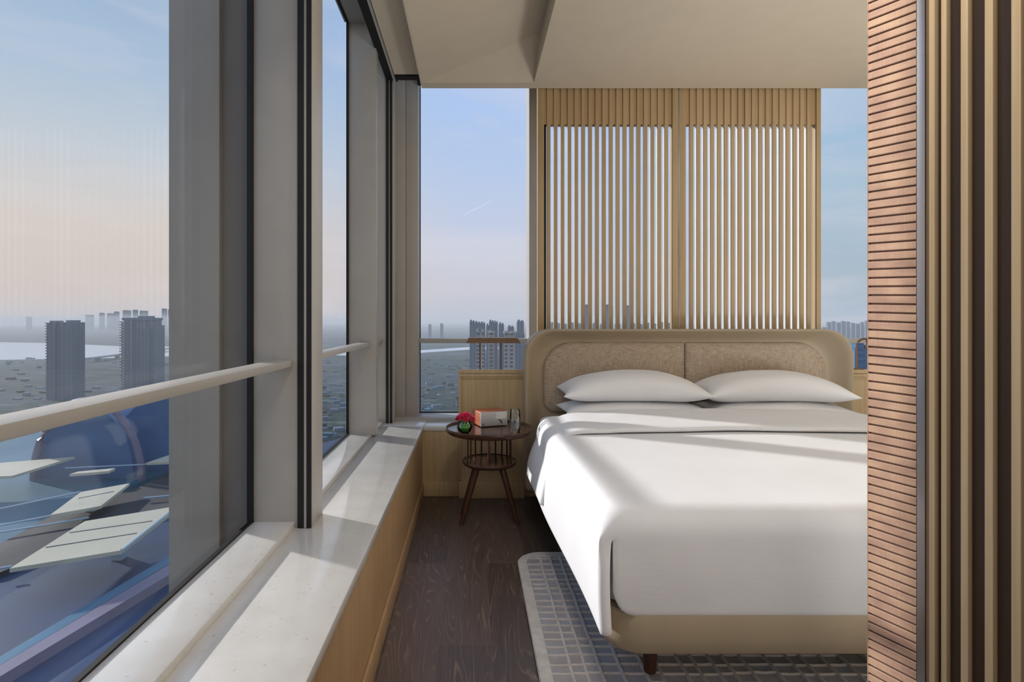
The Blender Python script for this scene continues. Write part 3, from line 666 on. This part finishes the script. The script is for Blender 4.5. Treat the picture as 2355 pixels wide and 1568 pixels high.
# the low building right below the left window
def plan(px, z): return [(p.x, p.y) for p in (G(x, y, z) for x, y in px)]
lb = thing('podium_roof', (-60, 90, -48), 'dark navy and brown roof decks of the lower building beneath the window', 'building')
MB().prism(plan([(-400, 1330), (0, 1262), (205, 1180), (300, 1130), (560, 1085), (800, 1000), (800, 1900), (-400, 1900)], -46), -48, -46).build('navy_deck', M['deck_navy'], lb)
MB().prism(plan([(-300, 1300), (-300, 1370), (0, 1316), (205, 1230), (420, 1170), (600, 1110), (620, 1050), (420, 1075), (320, 1120), (120, 1185), (0, 1250)], -45), -46, -45).build('brown_deck', M['deck_brown'], lb)
MB().prism(plan([(-300, 1660), (0, 1516), (407, 1272), (700, 1120), (700, 1142), (407, 1290), (0, 1536), (-300, 1700)], -45), -46, -44.6).build('teal_reflection', M['reflection_teal'], lb)  # solid strip imitating a teal reflection in the window glass
MB().prism(plan([(-300, 1705), (0, 1540), (407, 1294), (700, 1146), (700, 1160), (407, 1318), (0, 1566), (-300, 1740)], -45), -46, -44.4).build('pink_reflection', M['reflection_pink'], lb)  # pink reflection in the pane, likewise built as a strip
MB().prism(plan([(-300, 1080), (0, 1010), (200, 940), (420, 905), (700, 850), (700, 1020), (420, 1072), (180, 1160), (0, 1250), (-300, 1310)], -50), -53, -50).build('teal_deck', M['roof_teal'], lb)
for i, l in enumerate(([(0, 1170), (185, 1131)], [(0, 1208), (115, 1186)], [(0, 1224), (205, 1190)], [(20, 1010), (200, 950)], [(175, 1052), (345, 1038)], [(345, 1038), (407, 1008)], [(215, 980), (407, 955)], [(150, 1076), (330, 1068)], [(0, 1307), (28, 1302)], [(330, 1068), (407, 1050)], [(330, 1145), (407, 1138)])):
    p, q = G(*l[0], -44.0), G(*l[1], -44.0); MB().tube([p, q], .22, 6).build('ridge_line', M['white_line'], lb)
# blue vault; the pale arch imitates a reflection in the window glass
va_ = thing('vaulted_roof', (-90, 150, -50), 'blue vaulted roof behind the canopies with a pale arch imitating a glass reflection', 'roof')
p0 = G(60, 1105, -50); p1 = G(420, 1110, -50)
def arch(c0, wdt, hgt, off, n=24): return [c0+Vector((wdt*math.cos(PI*i/n), off, hgt*math.sin(PI*i/n))) for i in range(n+1)]
cc = G(190, 1100, -50); W_ = 26*cc.y/160
L = [[v for v in arch(cc, W_*.55, 24, o)] for o in (0, 30, 60, 95)]
MB().loops(L, cap0=True, cap1=True, closed=False).build('vault', M['roof_blue'], va_)
ar = arch(cc+Vector((3, -2, 0)), W_*.58, 25.5, 0); MB().tube(ar, 1.1, 8).build('reflection_arch', M['reflection_pink'], va_)
cc2 = G(400, 1085, -50); L = [[v for v in arch(cc2, 22, 27, o)] for o in (0, 40, 90)]
MB().loops(L, cap0=True, cap1=True, closed=False).build('vault', M['roof_blue'], va_)
def canopy(px, label, z=-40, rim=None, seams=()):
    pts = [G(x, y, z) for x, y in px]; c0 = sum(pts, Vector())/len(pts)
    t = thing('canopy', tuple(c0), label, 'canopy'); MB().prism([(p.x, p.y) for p in pts], z-.7, z).build('roof_sheet', M['canopy'], t, smooth=False)
    if rim: MB().tube([G(*rim[0], z), G(*rim[1], z)], .3, 6).build('rim', M['canopy_rim'], t)
    for a_, b_ in seams: MB().tube([G(*a_, z), G(*b_, z)], .12, 6).build('seam', M['seam'], t)
    if seams: MB().box(c0.x-1, c0.x+1, c0.y-1, c0.y+1, -47, z-.7).build('support', M['white_line'], t)
canopy([(22, 1307), (195, 1198), (398, 1165), (407, 1168), (280, 1265)], 'largest cream canopy roof, nearest below the window with two seams', -40, ((280, 1265), (405, 1165)), (((105, 1259), (315, 1226)), ((160, 1225), (350, 1198))))
canopy([(115, 1184), (186, 1131), (298, 1111), (232, 1163)], 'middle cream canopy roof just above the largest one', -42, None, (((180, 1146), (262, 1130)),))
canopy([(-120, 1068), (0, 1064), (172, 1050), (28, 1094), (-120, 1100)], 'pale canopy roof at the left edge of the view', -42)
canopy([(160, 1090), (180, 1084), (265, 1076), (250, 1083)], 'thin white canopy strip in front of the blue vault', -41)
canopy([(336, 1064), (407, 1040), (470, 1030), (430, 1060)], 'small pale canopy beside the grey facade fin', -41)
# haze: an L shaped body of air around the tower
hz = MB().prism([(-9000, -3000), (-4, -3000), (-4, 6), (9000, 6), (9000, 25500), (-9000, 25500)], GZ-5, 25)
mh = bpy.data.materials.new('haze'); mh.use_nodes = True; mh.node_tree.nodes.clear()
o_ = mh.node_tree.nodes.new('ShaderNodeOutputMaterial'); vs_ = mh.node_tree.nodes.new('ShaderNodeVolumeScatter')
vs_.inputs['Color'].default_value = (.95, .97, 1.0, 1); vs_.inputs['Density'].default_value = 1/4600; vs_.inputs['Anisotropy'].default_value = .0
mh.node_tree.links.new(vs_.outputs[0], o_.inputs['Volume'])
tag(hz.build('haze', mh, smooth=False), 'thin bluish haze over the city and river outside', 'haze', kind='stuff')
# ================================================================ SKY, SUN, LIGHTS
W = bpy.data.worlds.new('sky'); bpy.context.scene.world = W; W.use_nodes = True; n = W.node_tree.nodes; l = W.node_tree.links; n.clear()
out = n.new('ShaderNodeOutputWorld'); bg = n.new('ShaderNodeBackground'); tc = n.new('ShaderNodeTexCoord'); sep = n.new('ShaderNodeSeparateXYZ'); l.new(tc.outputs['Generated'], sep.inputs[0])
def wramp(fac, stops):
    r = n.new('ShaderNodeValToRGB'); e = r.color_ramp.elements
    while len(e) < len(stops): e.new(.5)
    for i, (p, c_) in enumerate(stops): e[i].position = p; e[i].color = lin(c_)
    l.new(fac, r.inputs['Fac']); return r.outputs['Color']
warm = wramp(sep.outputs[2], [(0, 'ccc5c6'), (.05, 'd3c6c0'), (.14, 'd6cbc3'), (.24, 'c6ccd3'), (.36, 'aabfd6'), (.55, '8fabcd'), (1, '6f93c4')])
cool = wramp(sep.outputs[2], [(0, 'b9bfcb'), (.05, 'c8c6cf'), (.14, 'c3c9dc'), (.28, 'b0c4e4'), (.42, 'a6c0ea'), (1, '7fa3dc')])
cool2 = wramp(sep.outputs[2], [(0, '9eb1c2'), (.06, 'a7b6c4'), (.2, 'a3bccf'), (.42, '90b4dc'), (1, '7fa3dc')])
def wm(op, a_, b_=0.):
    q = n.new('ShaderNodeMath'); q.operation = op; q.use_clamp = op == 'MULTIPLY_ADD'
    for k2, v in ((0, a_), (1, b_)):
        if hasattr(v, 'links'): l.new(v, q.inputs[k2])
        else: q.inputs[k2].default_value = v
    return q
def wmix(fac, a_, b_):
    q = n.new('ShaderNodeMix'); q.data_type = 'RGBA'; l.new(fac, q.inputs[0])
    for k2, v in ((6, a_), (7, b_)):
        if hasattr(v, 'links'): l.new(v, q.inputs[k2])
        else: q.inputs[k2].default_value = v
    return q.outputs[2]
def wmap(v, a_, b_):
    q = n.new('ShaderNodeMapRange'); q.inputs['From Min'].default_value = a_; q.inputs['From Max'].default_value = b_; l.new(v, q.inputs['Value']); return q.outputs[0]
f1 = wmap(sep.outputs[0], -.35, -.02); f2 = wmap(sep.outputs[0], .15, .55)
c1 = wmix(f1, warm, cool); c1 = wmix(f2, c1, cool2)
mp = n.new('ShaderNodeMapping'); mp.inputs['Scale'].default_value = (1.3, 1.3, 5.5); mp.inputs['Rotation'].default_value = (0, .12, 0); l.new(tc.outputs['Generated'], mp.inputs['Vector'])
nz = n.new('ShaderNodeTexNoise'); nz.inputs['Scale'].default_value = 2.2; nz.inputs['Detail'].default_value = 7; nz.inputs['Roughness'].default_value = .58; nz.inputs['Distortion'].default_value = .5; l.new(mp.outputs[0], nz.inputs['Vector'])
cf = wmap(nz.outputs['Fac'], .47, .78); cf2 = wm('MULTIPLY', cf, .55).outputs[0]
c2 = wmix(cf2, c1, lin('dcd6da')); l.new(c2, bg.inputs['Color']); bg.inputs['Strength'].default_value = 1.12; l.new(bg.outputs[0], out.inputs['Surface'])
sd = bpy.data.lights.new('sun', 'SUN'); sd.energy = 4.4; sd.angle = math.radians(1.4); sd.color = (1., .955, .91)
so = bpy.data.objects.new('sun', sd); COL.objects.link(so); el = math.radians(17.8)
sdir = Vector((-.879*math.cos(el), .477*math.cos(el), math.sin(el))); so.rotation_euler = sdir.to_track_quat('Z', 'Y').to_euler(); so.location = (-5, 5, 8)
def area(name, loc, target, size, energy, col, sy=None):
    d_ = bpy.data.lights.new(name, 'AREA'); d_.energy = energy; d_.color = col; d_.size = size; d_.shape = 'RECTANGLE'; d_.size_y = sy or size
    o = bpy.data.objects.new(name, d_); COL.objects.link(o); o.location = loc; o.rotation_euler = (Vector(loc)-Vector(target)).to_track_quat('Z', 'Y').to_euler(); return o
area('fill_light_up', (1.6, -1.4, .5), (1.4, -1.0, 2.8), 1.2, 48, (.91, .95, 1.))  # added fill behind the camera, aimed up to brighten the ceiling
area('fill_light_up', (2.9, 1.2, .3), (2.6, 1.4, 2.8), .9, 60, (.92, .95, 1.))  # second added upward fill, hidden beyond the partition
area('fill_light_down', (2.6, 2.6, 2.74), (2.2, 3.2, 0), .8, 7, (1, .96, .91))  # weak added fill from above, no fixture modelled
area('fill_light_down', (.1, 1.0, 2.72), (1., .75, 1.), .5, 17, (1, .95, .88))  # added fill that brightens the partition slats
# ================================================================ CAMERA
cam = bpy.data.cameras.new('camera'); cam.lens = 20; cam.sensor_width = 36; cam.sensor_fit = 'HORIZONTAL'; cam.clip_start = .02; cam.clip_end = 60000
cam.shift_x = (1177.5-VX)/2355; cam.shift_y = -(784-VY)/2355
co = bpy.data.objects.new('camera', cam); COL.objects.link(co); co.location = (0, 0, CH); co.rotation_euler = (PI/2, 0, 0)
sc = bpy.context.scene; sc.camera = co
sc.view_settings.view_transform = 'Standard'; sc.view_settings.look = 'None'; sc.view_settings.gamma = 1; sc.view_settings.exposure = 0
sc.cycles.max_bounces = 8; sc.cycles.transparent_max_bounces = 16; sc.cycles.volume_bounces = 0
